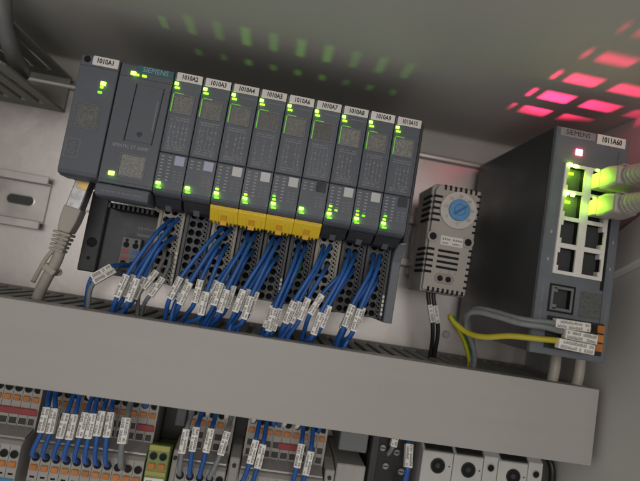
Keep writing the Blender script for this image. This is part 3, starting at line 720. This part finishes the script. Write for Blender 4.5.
for x_ in (216.4, 221.4): MB().cyl((x_, -82.6), 1.75, YT-.45, YT-.3, 16).build('terminal_hole', 'void', t)
for dx, lab in ((0, 'left black wire with marker sleeve hanging from the thermostat'), (3.3, 'right black wire with marker sleeve hanging from the thermostat')):
    wire([(214.4+dx, -44, -88), (214.8+dx, -44, -94.6), (217.6+dx, -44.5, -103.4), (220.6+dx, -44, -113.9), (222.4+dx*.8, -41, -127), (223+dx, -36, -146)], 1.35, 'wire_black', lab, 'black wires of the thermostat', (2.2,), size=(11, 3.0, 2.9))

# ------------------------------------------------------------------ network switch
sx0, sx1, szt, szb, sy, syb = 250.5, 290.5, 3.5, -113.5, -102.3, -8.0
t = thing('network_switch', 'tall black network switch with a grey front and lit green ports', 'network switch', (sx0, 0, szb))
# top vents: three columns of slots, pitch ten millimetres, with the red diode shining up from inside
slots = []
for cxs, wd_ in ((254.4, 1.1), (260.4, 7.0), (271.2, 8.0), (281.6, 7.0)):
    for j in range(9):
        yy = -96.2+9.6*j
        slots.append((cxs-wd_/2, cxs+wd_/2, yy-2.5, yy+2.5))
shell(t, sx0, sx1, sy+3, syb, szb, szt, slots, 'side_black', 'housing', 'side_black')
rd = bpy.data.lights.new('inner_red_diode', 'SPOT'); rd.energy = .78; rd.color = (1, .028, .13); rd.shadow_soft_size = 1.0*S
rd.spot_size = math.radians(128); rd.spot_blend = 1.0
ro = bpy.data.objects.new('inner_red_diode', rd); col.objects.link(ro); ro.parent = t
ro.location = (Vector((262.6, -55, -13.2))-Vector(world_of(t)))*S
ro.rotation_euler = Vector((-5, -72, 40)).to_track_quat('-Z', 'Y').to_euler()
MB().box(sx0+1, sx1-1, syb+.05, -6.6, -80, -30).build('rail_clip', 'plastic_black', t)
cols = ((258.0, 267.6), (271.8, 281.6)); rows = ((-29.4, -17.1), (-43.2, -31.0), (-57.0, -45.2), (-71.0, -59.4))
openings = [(a[0], a[1], b_[0], b_[1]) for a in cols for b_ in rows] + [(258.8, 268.1, -89.9, -80.3)]
def pierced_panel(x0, x1, z0, z1, y, th, ch, holes_):
    q = MB(); xs_ = sorted({x0+ch, x1-ch, *[h[0] for h in holes_], *[h[1] for h in holes_]}); zs_ = sorted({z0+ch, z1-ch, *[h[2] for h in holes_], *[h[3] for h in holes_]})
    for i in range(len(xs_)-1):
        for j in range(len(zs_)-1):
            a, b_ = (xs_[i]+xs_[i+1])/2, (zs_[j]+zs_[j+1])/2
            if not any(h[0] < a < h[1] and h[2] < b_ < h[3] for h in holes_):
                q.add([(xs_[i], y, zs_[j]), (xs_[i+1], y, zs_[j]), (xs_[i+1], y, zs_[j+1]), (xs_[i], y, zs_[j+1])], [(0, 1, 2, 3)])
    A = [(x0+ch, y, z0+ch), (x1-ch, y, z0+ch), (x1-ch, y, z1-ch), (x0+ch, y, z1-ch)]; B = [(x0, y+ch, z0), (x1, y+ch, z0), (x1, y+ch, z1), (x0, y+ch, z1)]; C_ = [(x0, y+th, z0), (x1, y+th, z0), (x1, y+th, z1), (x0, y+th, z1)]
    q.add(A+B+C_, [(i, (i+1) % 4, 4+(i+1) % 4, 4+i) for i in range(4)] + [(4+i, 4+(i+1) % 4, 8+(i+1) % 4, 8+i) for i in range(4)])
    return q
fp = pierced_panel(sx0-.15, sx1+.15, szb-.1, szt-.1, sy, 3.05, .7, openings).build('front_panel', 'bezel_grey', t)
YS = sy
pl = MB().box(252.0, 271.4, YS-.35, YS-.02, -1.3, 3.0).build('maker_plate', 'silver_plate', t, bevel=.12)
lettering('SIEMENS', 3.7, 261.7, YS-.41, .85, 'ink', pl, squeeze=.98)
g = MB().box(272.4, 288.2, YS-.5, YS-.02, -2.2, 3.1).build('name_tag', 'tag_white', t, bevel=.12)
lettering('1011A60', 4.0, 280.3, YS-.56, .45, 'ink', g, squeeze=.78, bold=.13)
led(t, 263.4, -8.6, 3.6, 3.2, 'led_red', YS, 'red_light')
# right-hand groove beside the ports
MB().box(283.2, 285.0, YS-.12, YS-.01, -77.5, -12).build('groove', 'void', t)
MB().box(285.1, 285.7, YS-.6, YS-.01, -110.5, -4).build('rib', 'bezel_grey', t, bevel=.15)
fine_print(-99, -84, 288.0, 1.5, YS-.05, 'faint_ink', t, 8, True)
for z in (-52, -66): MB().box(253.3, 254.3, YS-.05, YS-.01, z-.8, z+.8).build('port_number', 'pale_ink', t); MB().box(287.2, 288.0, YS-.05, YS-.01, z-.8, z+.8).build('port_number', 'pale_ink', t)
for z in (-84, -95): MB().box(252.8, 253.6, YS-.05, YS-.01, z-4, z+4).build('port_text', 'faint_ink', t)
# socket block: a pale frame with two columns of four sockets
def socket(xa, xb, za, zb_, parent, lit):
    s_ = thing_part('socket', parent)
    return s_
blk = MB()
xs = [256.6, cols[0][0], cols[0][1], cols[1][0], cols[1][1], 283.0]; zs = [-72.8]
for a, b_ in rows[::-1]: zs += [a, b_]
zs += [-15.6]
for i in range(len(xs)-1):
    for j in range(len(zs)-1):
        hole = i in (1, 3) and j % 2 == 1
        if not hole: blk.box(xs[i], xs[i+1], YS-1.0, YS-.03, zs[j], zs[j+1])
sb = blk.build('socket_frame', 'port_white', t)
for (xa, xb) in cols:
    for ri, (za, zb_) in enumerate(rows):
        s_ = MB().box(xa, xb, YS+.02, YS+11, za, zb_, skip='f').build('socket', 'socket_inner', t)
        MB().box(xa+2.4, xb-2.4, YS+4.5, YS+10.9, za+1.2, zb_-1.2).build('contact_insert', 'void', s_)
        for zz in (za+1.3, zb_-1.3):
            xl = xa if xa < 265 else xb
            dd = 1.1 if xa < 265 else -1.1
            MB().box(min(xl, xl+dd), max(xl, xl+dd), YS-.9, YS+2.5, zz-1.2, zz+1.2).build('contact_shoulder', 'port_white', s_)
# green port lights; added spots in front imitate their glow on the plugs
def port_glow_fill(loc, aim, power, cone):
    l = bpy.data.lights.new('port_glow_fill', 'SPOT'); l.energy = power; l.color = (.40, 1, .03); l.shadow_soft_size = .8*S
    l.spot_size = math.radians(cone); l.spot_blend = .9
    o = bpy.data.objects.new('port_glow_fill', l); col.objects.link(o); o.parent = t
    o.location = (Vector(loc)-Vector(world_of(t)))*S; o.rotation_euler = Vector(aim).to_track_quat('-Z', 'Y').to_euler()
for zr in (-17, -31.6):
    port_glow_fill((262.5, YS-3.0, zr-1.2), (.2, .75, -.6), .008, 130)
    port_glow_fill((264.4, YS-3.4, zr-3.4), (1, -.55, -.3), .019, 110)
lamp('fault_glow_fill', (263.4, YS-1.8, -8.6), .0005, (1, .06, .18), .8, t)  # lamp added before the red light to imitate its glow
for zr in (-16.2, -31.2):
    led(t, 258.9, zr, 1.9, 1.7, 'led_switch', YS-1.0, 'port_light', .5); led(t, 262.0, zr-.4, 2.1, 1.6, 'led_switch', YS-1.0, 'port_light', .5)
    led(t, 260.2, zr-4.4, 2.6, 1.3, 'led_green', YS-.1, 'port_glow', .5)
    led(t, 274.0, zr-.2, 1.6, 1.4, 'led_green_hot', YS-1.0, 'port_light', .5)
# service socket, code field, supply terminal
frame(256.5, 270.4, -92.2, -78.0, .9, t, 'void', 'service_socket_rim', YS, .25)
sv = MB().box(258.8, 268.1, YS+.02, YS+11, -89.9, -80.3, skip='f').build('service_socket', 'socket_inner', t)
MB().box(260.6, 266.4, YS+4, YS+10.9, -88.8, -81.4).build('contact_insert', 'void', sv)
frame(257.7, 269.2, -91.0, -79.2, 1.1, t, 'frame_line', 'service_frame', YS, .5)
for zz in (-80.9, -89.4): MB().box(258.8, 260.8, YS-.5, YS+2, zz-1.1, zz+1.1).build('contact_shoulder', 'frame_line', sv)
MB().box(273.2, 285.0, YS-.12, YS-.02, -92.6, -79.4).build('code_field', 'code_plate_dim', t)
tb = MB().box(257.0, 287.4, YS-.9, YS-.02, -110.3, -94.2).build('supply_terminal', 'plastic_black', t, bevel=.2)
for i in range(3):
    z = -97.0-4.55*i
    MB().box(283.2, 287.0, YS-2.4, YS-.95, z-1.95, z+1.95).build('release_button', 'orange_button', tb, bevel=.35)
    MB().cyl((280.4, z), 1.7, YS-1.1, YS-.85, 14).build('test_hole', 'void', tb)

# wires of the switch supply: two grey, one yellow and green, each with a flat white marker lying across the terminal
def flat_marker(parent, c, ln, wd, th, ang):
    me, mk = sleeve_kit(ln, wd, th)
    sl = link('marker_sleeve', me, parent)
    d = Vector((-math.cos(ang), 0, -math.sin(ang))); fr_ = Vector((0, -1, 0)); xx = Vector((0, 1, 0)).cross(d)
    M = Matrix((xx, Vector((0, 1, 0)), d)).transposed().to_4x4(); M.translation = (Vector(c)*S-parent.location)
    sl.matrix_basis = M; link('marker_print', mk[int(c[2]) % 4], sl)
g1 = wire([(278, -105.2, -97.5), (270, -106.5, -97.2), (261, -108, -97.6), (252.9, -108, -97.9), (242.2, -104, -98.4), (233.4, -95, -97.0), (227.4, -88, -96.9), (226.4, -80, -100.3), (230.2, -72, -107.1), (236.8, -66, -117), (240, -62, -131), (241, -58, -147)], 1.5, 'wire_grey', 'upper grey wire arching left from the switch supply terminal', None, ())
flat_marker(g1, (266.5, -108.2, -97.2), 18, 4.4, 3.6, math.radians(1))
g2 = wire([(280, -105.2, -101.6), (272, -107, -101.4), (261, -109, -101.0), (251.9, -110, -100.2), (241.3, -106, -100.4), (232.1, -98, -99.0), (226.2, -92, -98.4), (223.6, -86, -100.3), (226.2, -78, -106), (232.2, -72, -113.3), (238, -67, -121.6), (240.6, -63, -131), (240, -58, -147)], 1.5, 'wire_grey', 'lower grey wire arching left from the switch supply terminal', None, ())
flat_marker(g2, (270.2, -110.0, -102.0), 16.5, 4.6, 3.6, math.radians(-2))
y1 = wire([(280, -105.2, -106), (272, -107.5, -106), (261.7, -109, -105.6), (251.4, -108, -106.3), (239.3, -102, -107.5), (230.4, -94, -110.4), (224.7, -86, -110.2), (220, -80, -106.8), (217.9, -76.5, -103.6), (219.4, -73, -104.6), (224.8, -70, -108.6), (232.0, -66, -115.8), (238.0, -62, -126), (239.4, -60, -131), (240, -56, -147)], 1.5, 'wire_yellow', 'yellow and green earth wire looping left from the switch supply terminal', None, ())
flat_marker(y1, (268.0, -110.5, -107.0), 18.5, 4.8, 3.6, math.radians(-2))
gs = MB(); P = [Vector(p) for p in smooth_path([(220, -80, -106.8), (217.9, -76.5, -103.6), (219.4, -73, -104.6), (224.8, -70, -108.6), (232.0, -66, -115.8), (238.0, -62, -126)], 6)]
gs.tube([p+Vector((.55, -.75, .2)) for p in P], 1.0, 6); gs.build('green_stripe', 'wire_green', y1)

# plugged patch cables, straight out of the right-hand sockets
def patch(zc, label, bend):
    o = thing('patch_cable', label, 'network cable', (276.5, sy, zc-4), 'grey patch cables plugged into the switch')
    xc = 276.4
    MB().box(xc-5.5, xc+5.5, -110.5, sy-1.1, zc-4.2, zc+4.2).build('plug_body', 'cable_grey', o, bevel=.5)
    q = MB(); q.prism([(-110.6, zc-5.2), (-110.6, zc+5.2), (-116, zc+5.6), (-124, zc+4.4), (-124, zc-4.4), (-116, zc-5.6)], xc-6.1, xc+6.1); q.build('plug_boot', 'cable_grey', o, bevel=1.2, seg=2)
    for i in range(4):
        yy = -125.6-2.5*i; rr = 5.0-.2*i
        MB().cyl((xc, zc), rr, yy-.8, yy+.8, 18).build('boot_rib', 'cable_grey', o, bevel=.3)
    MB().cyl((xc, zc), 4.1, -137, -123.5, 18, r2=4.7).build('boot_core', 'cable_grey', o)
    MB().tube(smooth_path([(xc, -122, zc), (xc+.3, -136, zc), (xc+2, -150, zc-1), (xc+10, -172, zc-6+bend), (xc+22, -190, zc-26+bend), (xc+27, -196, zc-70)]), 3.6, 14).build('jacket', 'cable_grey', o)
    MB().prism([(-104, zc+4.25), (-110, zc+5.4), (-122, zc+6.0), (-122, zc+5.4), (-104, zc+4.3)], xc-2.4, xc+2.4).build('latch', 'cable_grey', o, bevel=.1)
patch(-23.2, 'upper grey patch cable plugged straight into the lit switch port', 3)
patch(-37.0, 'lower grey patch cable plugged into the switch just above the open sockets', 0)
# two grey cables that drop behind the switch into the duct
for x_, lab in ((299.4, 'right pale grey cable dropping into the duct beneath the switch'), (284.6, 'left pale grey cable dropping into the duct beneath the switch')):
    c = MB().tube(smooth_path([(x_+1.5, -66, -104), (x_+.3, -70, -118), (x_-.6, -70, -131), (x_-1, -64, -150)]), 3.0, 14)
    tag(c.build('cable', 'cable_grey'), lab, 'cable', 'grey cables under the switch')

# ------------------------------------------------------------------ lower row: terminal blocks
YU, YL = -45.0, -58.0
def rounded_entry(parent, x, z, y, r, mt='void'):
    e = MB().ring((x, z), r*.78, r, y-.35, y+.3, 16).build('wire_entry', 'plastic_black', parent)
    MB().cyl((x, z), r*.78, y-.08, y+.2, 16).build('entry_hole', mt, e)
def terminal_block(x0, n, pitch, label, red=(), lowmark='marker_blue', plugs=(), upper=True):
    x1 = x0+n*pitch
    t = thing('terminal_block', label, 'terminal block', (x0, 0, -236))
    prof = [(-7.2, -172), (YU, -174), (YU, -203.2), (YL+2, -205.6), (YL, -207.2), (YL, -236), (-7.2, -236)]
    MB().prism(prof, x0, x1).build('housing', 'terminal_grey', t, bevel=.3)
    sm = MB()
    for i in range(1, n):
        x = x0+i*pitch; sm.box(x-.12, x+.12, YU-.04, YU+.1, -203, -175); sm.box(x-.12, x+.12, YL-.04, YL+.1, -236, -207.5)
    sm.build('slice_seams', 'marker_dark', t)
    for i in range(n):
        x = x0+(i+.5)*pitch
        rounded_entry(t, x, -181.4, YU, 2.15, 'wire_blue' if i in plugs else 'void')
        MB().box(x-1.9, x+1.9, YU-.9, YU+.1, -188.4, -185.2).build('release_button', 'orange_button', t, bevel=.4)
        rounded_entry(t, x, -211.6, YL, 2.15)
        MB().box(x-1.9, x+1.9, YL-.9, YL+.1, -218.4, -215.2).build('release_button', 'orange_button', t, bevel=.4)
        MB().box(x-1.2, x+1.2, YL-.05, YL+.1, -222.2, -221.2).build('bridge_slot', 'void', t)
        MB().box(x-2.0, x+2.0, YU-.12, YU+.1, -200.8, -197.4).build('bridge_slot', 'marker_dark', t, bevel=.1)
        if not any(a <= i < b_ for a, b_ in red):
            MB().box(x-2.0, x+2.0, YU-.12, YU+.1, -195.4, -192.0).build('bridge_slot', 'marker_dark', t, bevel=.1)
    for a, b_ in red:
        MB().box(x0+a*pitch+.3, x0+b_*pitch-.3, YU-.9, YU+.1, -195.6, -191.8).build('bridge_bar', 'marker_red', t, bevel=.4)
    # sloping clear marker cover on the step between the tiers
    MB().prism([(YU-.3, -201.6), (YU-.3, -202.8), (YL+3.2, -205.0), (YL+3.4, -204.0)], x0+.4, x1-.4).build('marker_cover', 'clear_cover', t, bevel=.1)
    MB().box(x0+.5, x1-.5, YL-.5, YL+.1, -227.8, -224.0).build('marker_strip', lowmark, t, bevel=.2)
    for xs_ in (x0+.02, x1-1.3):
        MB().prism([(YU-.6, -174.4), (YU-.6, -203.2), (YU+.1, -203.2), (YU+.1, -174.4)], xs_, xs_+1.28).build('end_rim', 'terminal_grey', t)
    return t
terminal_block(-57.5, 12, 5.15, 'grey terminal block with a long red bar at the lower left corner', red=((4, 12),))
terminal_block(10.0, 11, 5.3, 'grey terminal block carrying eight blue wires below the duct', red=((9, 11),), plugs=(9,), lowmark='marker_dark')
terminal_block(85.4, 5, 5.3, 'small grey terminal block with two blue and two grey wires', lowmark='tag_white')
terminal_block(119.4, 9, 5.2, 'grey terminal block with a short red bar in the middle of lower row', red=((1, 2), (3.6, 6)), lowmark='tag_white', plugs=(3,))
# earth terminal
t = thing('earth_terminal', 'green and yellow earth terminal between two grey terminal blocks', 'terminal block', (69.4, 0, -236))
MB().prism([(-7.2, -206), (-40, -206), (-50, -199), (YL, -197.4), (YL, -236), (-7.2, -236)], 69.2, 80.6).build('housing', 'earth_green', t, bevel=.4)
MB().box(69.6, 80.2, YL-.15, YL+.05, -200.4, -197.8).build('yellow_band', 'earth_yellow', t)
for x in (72.3, 77.4):
    rounded_entry(t, x, -203.3, YL, 2.1)
    MB().box(x-1.9, x+1.9, YL-.9, YL+.1, -210.2, -207.0).build('release_button', 'orange_button', t, bevel=.4)
MB().box(69.6, 80.2, YL-.3, YL+.05, -213.4, -211.4).build('yellow_band', 'earth_yellow', t)
mk = MB().box(69.8, 80.0, YL-.7, YL+.05, -219.8, -214.6).build('marker_strip', 'tag_white', t, bevel=.2)
lettering('PE', 3.4, 72.4, YL-.76, -217.2, 'ink', mk); lettering('PE', 3.4, 77.5, YL-.76, -217.2, 'ink', mk)
t = thing('dark_gap_filler', 'black filler standing in for the shaded gap behind the earth terminal', 'gap filler', (68.9, 0, -205))
MB().prism([(-7.2, -165), (-24, -165), (-26, -168), (-26, -205), (-7.2, -205)], 68.9, 84.9).build('body', 'plastic_black', t, bevel=.5)  # black mass added to stand in for the shade of the cavity
MB().box(76, 82, -28, -26.05, -196, -176).build('cover', 'cable_slate', t, bevel=.5)  # paler plate added as a sheen on the black filler
# end clamps between the blocks
for x0, lab in ((81.6, 'grey end clamp right of the earth terminal'), (113.0, 'grey end clamp in the dark gap of lower terminal row'), (167.2, 'grey end clamp right of the terminal block with short red bar')):
    t = thing('end_clamp', lab, 'end clamp', (x0, 0, -236), 'end clamps on the lower rail')
    MB().prism([(-7.2, -196), (-40, -198), (YL+6, -201), (YL+4, -236), (-7.2, -236)], x0, x0+(3.2 if x0 < 100 else 5.6)).build('body', 'terminal_grey', t, bevel=.5)
    if 100 < x0 < 150: MB().box(x0-.6, x0+6.2, -30, -7.2, -195.9, -166).build('dark_gap_plate', 'plastic_black', t)  # black plate added to stand in for shade in the gap
    MB().cyl((x0+(1.6 if x0 < 100 else 2.8), -205), 1.1, YL+4.7, YL+5.9, 12).build('screw', 'plastic_black', t)
# relay socket of bare metal and the black contactor top
t = thing('metal_housing', 'bare grey metal box top below the duct, left of the black relay', 'housing', (174, 0, -236))
MB().box(173.4, 190.2, -48, -7.2, -190.6, -174).build('cover', 'frame_line', t, bevel=.6)
MB().box(173.4, 190.2, -52, -7.2, -236, -196.5).build('lower_cover', 'terminal_grey', t, bevel=.6)
t = thing('relay', 'black relay with steel screws below the duct, left of white breakers', 'relay', (192, 0, -236))
MB().box(192, 219.6, -46, -7.2, -236, -174).build('body', 'plastic_black', t, bevel=.6)
MB().box(192.6, 197.0, -48.5, -46.05, -236, -176).build('cheek', 'marker_dark', t, bevel=.4)
for x, z in ((199.8, -186.4), (208.6, -188.0), (203.0, -196.5), (212.8, -198.5)):
    s_ = MB().cyl((x, z), 2.0, -47.2, -46.02, 16).build('terminal_screw', 'screw_steel', t, bevel=.3)
    MB().box(x-1.5, x+1.5, -47.26, -47.1, z-.3, z+.3).build('screw_slot', 'void', s_)
for x0, x1, hx, hz, r, lab in ((223.2, 242.0, 233.0, -191.2, 3.7, 'leftmost white circuit breaker top with a round black terminal hole'), (242.4, 260.6, 251.8, -191.3, 3.7, 'second white circuit breaker from the black relay'),
                               (261.0, 269.8, 265.4, -188.4, 2.0, 'narrow white auxiliary contact between the second and third breaker'), (270.2, 288.6, 279.9, -191.6, 3.7, 'third white circuit breaker from the black relay'), (289.0, 298.0, 293.9, -188.6, 2.0, 'narrow white auxiliary contact at the right end of the breakers')):
    wide = r > 3
    zt = -182.6 if wide else -181.0
    t = thing('circuit_breaker' if wide else 'auxiliary_contact', lab, 'circuit breaker' if wide else 'auxiliary contact', (x0, 0, -236), 'white breakers below the duct')
    MB().prism([(-7.2, zt+3), (-44, zt+3), (-48, zt), (-50, zt-1.2), (-50, -236), (-7.2, -236)], x0, x1).build('housing', 'breaker_white', t, bevel=.5, seg=2)
    MB().ring((hx, hz), r*.98, r*1.2, -50.35, -49.8, 24).build('terminal_rim', 'plastic_black' if wide else 'terminal_grey', t)
    MB().cyl((hx, hz), r*.98, -50.15, -49.8, 24).build('terminal_hole', 'void', t)
    if wide:
        MB().cyl((hx, hz), r*.4, -50.2, -50.16, 16).build('terminal_screw', 'side_black', t)
        MB().prism([(-40, zt+4.6), (-47, zt+3.6), (-50.6, zt+.6), (-50.6, zt-.4), (-44, zt+3.2), (-40, zt+3.2)], x0+1.2, x1-1.0).build('locking_strip', 'plastic_black', t, bevel=.2)
        MB().cyl((x1-2.0, hz+.3), .5, -50.2, -49.9, 10).build('test_point', 'marker_dark', t)
# dark cables leaving to the right below the duct
c = MB().tube(smooth_path([(299, -30, -172), (303, -40, -178), (306.5, -46, -186), (307, -46, -210)]), 2.0, 10)
tag(c.build('cable', 'wire_black'), 'black cable beside the breakers at the lower right', 'cable')

# wires of the lower row
low = [(16.2, 12.7, 'wire_blue'), (20.4, 18.0, 'wire_blue'), (25.8, 23.3, 'wire_blue'), (30.4, 28.5, 'wire_blue'), (35.2, 33.8, 'wire_blue'), (39.4, 39.1, 'wire_blue'), (43.4, 44.4, 'wire_blue'), (48.2, 49.8, 'wire_blue'), (56.4, 57.7, 'wire_grey')]
for i, (mx, ex, mt) in enumerate(low):
    mz = -189.8+(-1.6 if i in (2, 3) else 1.8 if i in (6, 7) else 0)
    g = (11.8, 15.2, 24.4, 27.6, 34.0, 36.9, 41.9, 45.3, 54.6)[i]
    lab = ('leftmost', 'second', 'third', 'fourth', 'fifth', 'sixth', 'seventh', 'eighth')[min(i, 7)] + ' blue wire from left on the block with eight blue wires' if mt == 'wire_blue' else 'single grey wire with white sleeve right of the eight blue ones'
    wire([(g-.5, -40, -164), (g-.2, -50, -172), (g, -56, -178.8), (g*.3+mx*.7, -62.5, mz+6), (mx, -65, mz), (mx*.85+ex*.15, -65.8, mz-6.5), (ex*.6+mx*.4, -65.5, -202.5), (ex, -63.5, -208), (ex, -57, -211.6)], 1.28 if mt == 'wire_blue' else 1.7, mt, lab,
         'blue wires on the lower terminal block' if mt == 'wire_blue' else None, (4,), size=(12.5, 3.7, 3.2) if mt == 'wire_blue' else (13, 4.6, 3.8))
for mx, ex, mz, mt, lab in ((87.6, 88.0, -190.4, 'wire_grey', 'grey wire with white sleeve at left of the small terminal block'), (92.6, 93.4, -189.4, 'wire_blue', 'left blue wire with sleeve on the small terminal block'),
                            (100.4, 98.7, -189.0, 'wire_blue', 'right blue wire with sleeve on the small terminal block'), (109.0, 104.0, -189.4, 'wire_grey', 'slanting grey wire with sleeve at right of the small terminal block'),
                            (124.8, 122.0, -191.4, 'wire_blue', 'leftmost blue wire with sleeve on the block with short red bar'), (129.0, 127.2, -193, 'wire_blue', 'second blue wire with sleeve on the block with short red bar'), (131.4, 132.4, -186, 'wire_blue', None),
                            (149.6, 148.0, -189.8, 'wire_blue', 'third blue wire with sleeve on the block with short red bar'), (155.2, 153.2, -193.4, 'wire_blue', 'rightmost blue wire with sleeve on the block with short red bar'), (157.4, 158.4, -184.6, 'wire_blue', None)):
    if lab is None:
        wire([(mx+1, -40, -164), (mx+.6, -52, -173), (mx+2.0, -56, -178), (ex+1.4, -49, -181.4), (ex+1.6, -42, -181.6)], 1.28, mt, 'short blue wire looping into an upper entry, left group' if mx < 140 else 'short blue wire looping into an upper entry, right group', None, ())
    else:
        top = mx+.6
        wire([(top, -40, -164), (top, -50, -172), (top, -57, -179.5), (mx+.2, -64, mz+6), (mx, -65, mz), (ex*.6+mx*.4, -65.5, -201.5), (ex, -63.5, -208), (ex, -57, -211.6)], 1.28, mt, lab, None, (4,), size=(12.5, 3.7, 3.2))
# pale ferrule sleeves of the wires that enter the upper tier
for x, lab in ((25.8, 'first'), (31.0, 'second'), (41.6, 'third'), (96.0, 'fourth'), (106.6, 'fifth'), (122.0, 'sixth'), (139.6, 'seventh'), (147.2, 'eighth')):
    wire([(x+1.2, -40, -166), (x+.9, -50, -172.5), (x+.4, -52.5, -177.5), (x, -47.5, -181.0), (x, -42, -181.6)], 1.5, 'sleeve_white', f'short white sleeved wire, {lab} from left, entering the upper tier of lower blocks', 'white sleeved wires in the upper tier', ())
wire([(212.6, -40, -166), (212.9, -50, -176), (212.6, -57, -186), (212.4, -58, -196), (212.2, -54, -208), (212, -44, -214)], 1.5, 'wire_blue', 'single blue wire with white sleeve in front of the black relay', None, (2.0,), size=(12.5, 4.4, 3.6))
wire([(205.6, -40, -166), (205.4, -50, -175), (204.4, -52, -182), (203.6, -46, -190)], 1.4, 'wire_grey', 'grey wire with white sleeve left of the single blue wire at the relay', None, (1.6,), size=(9, 3.8, 3.2))
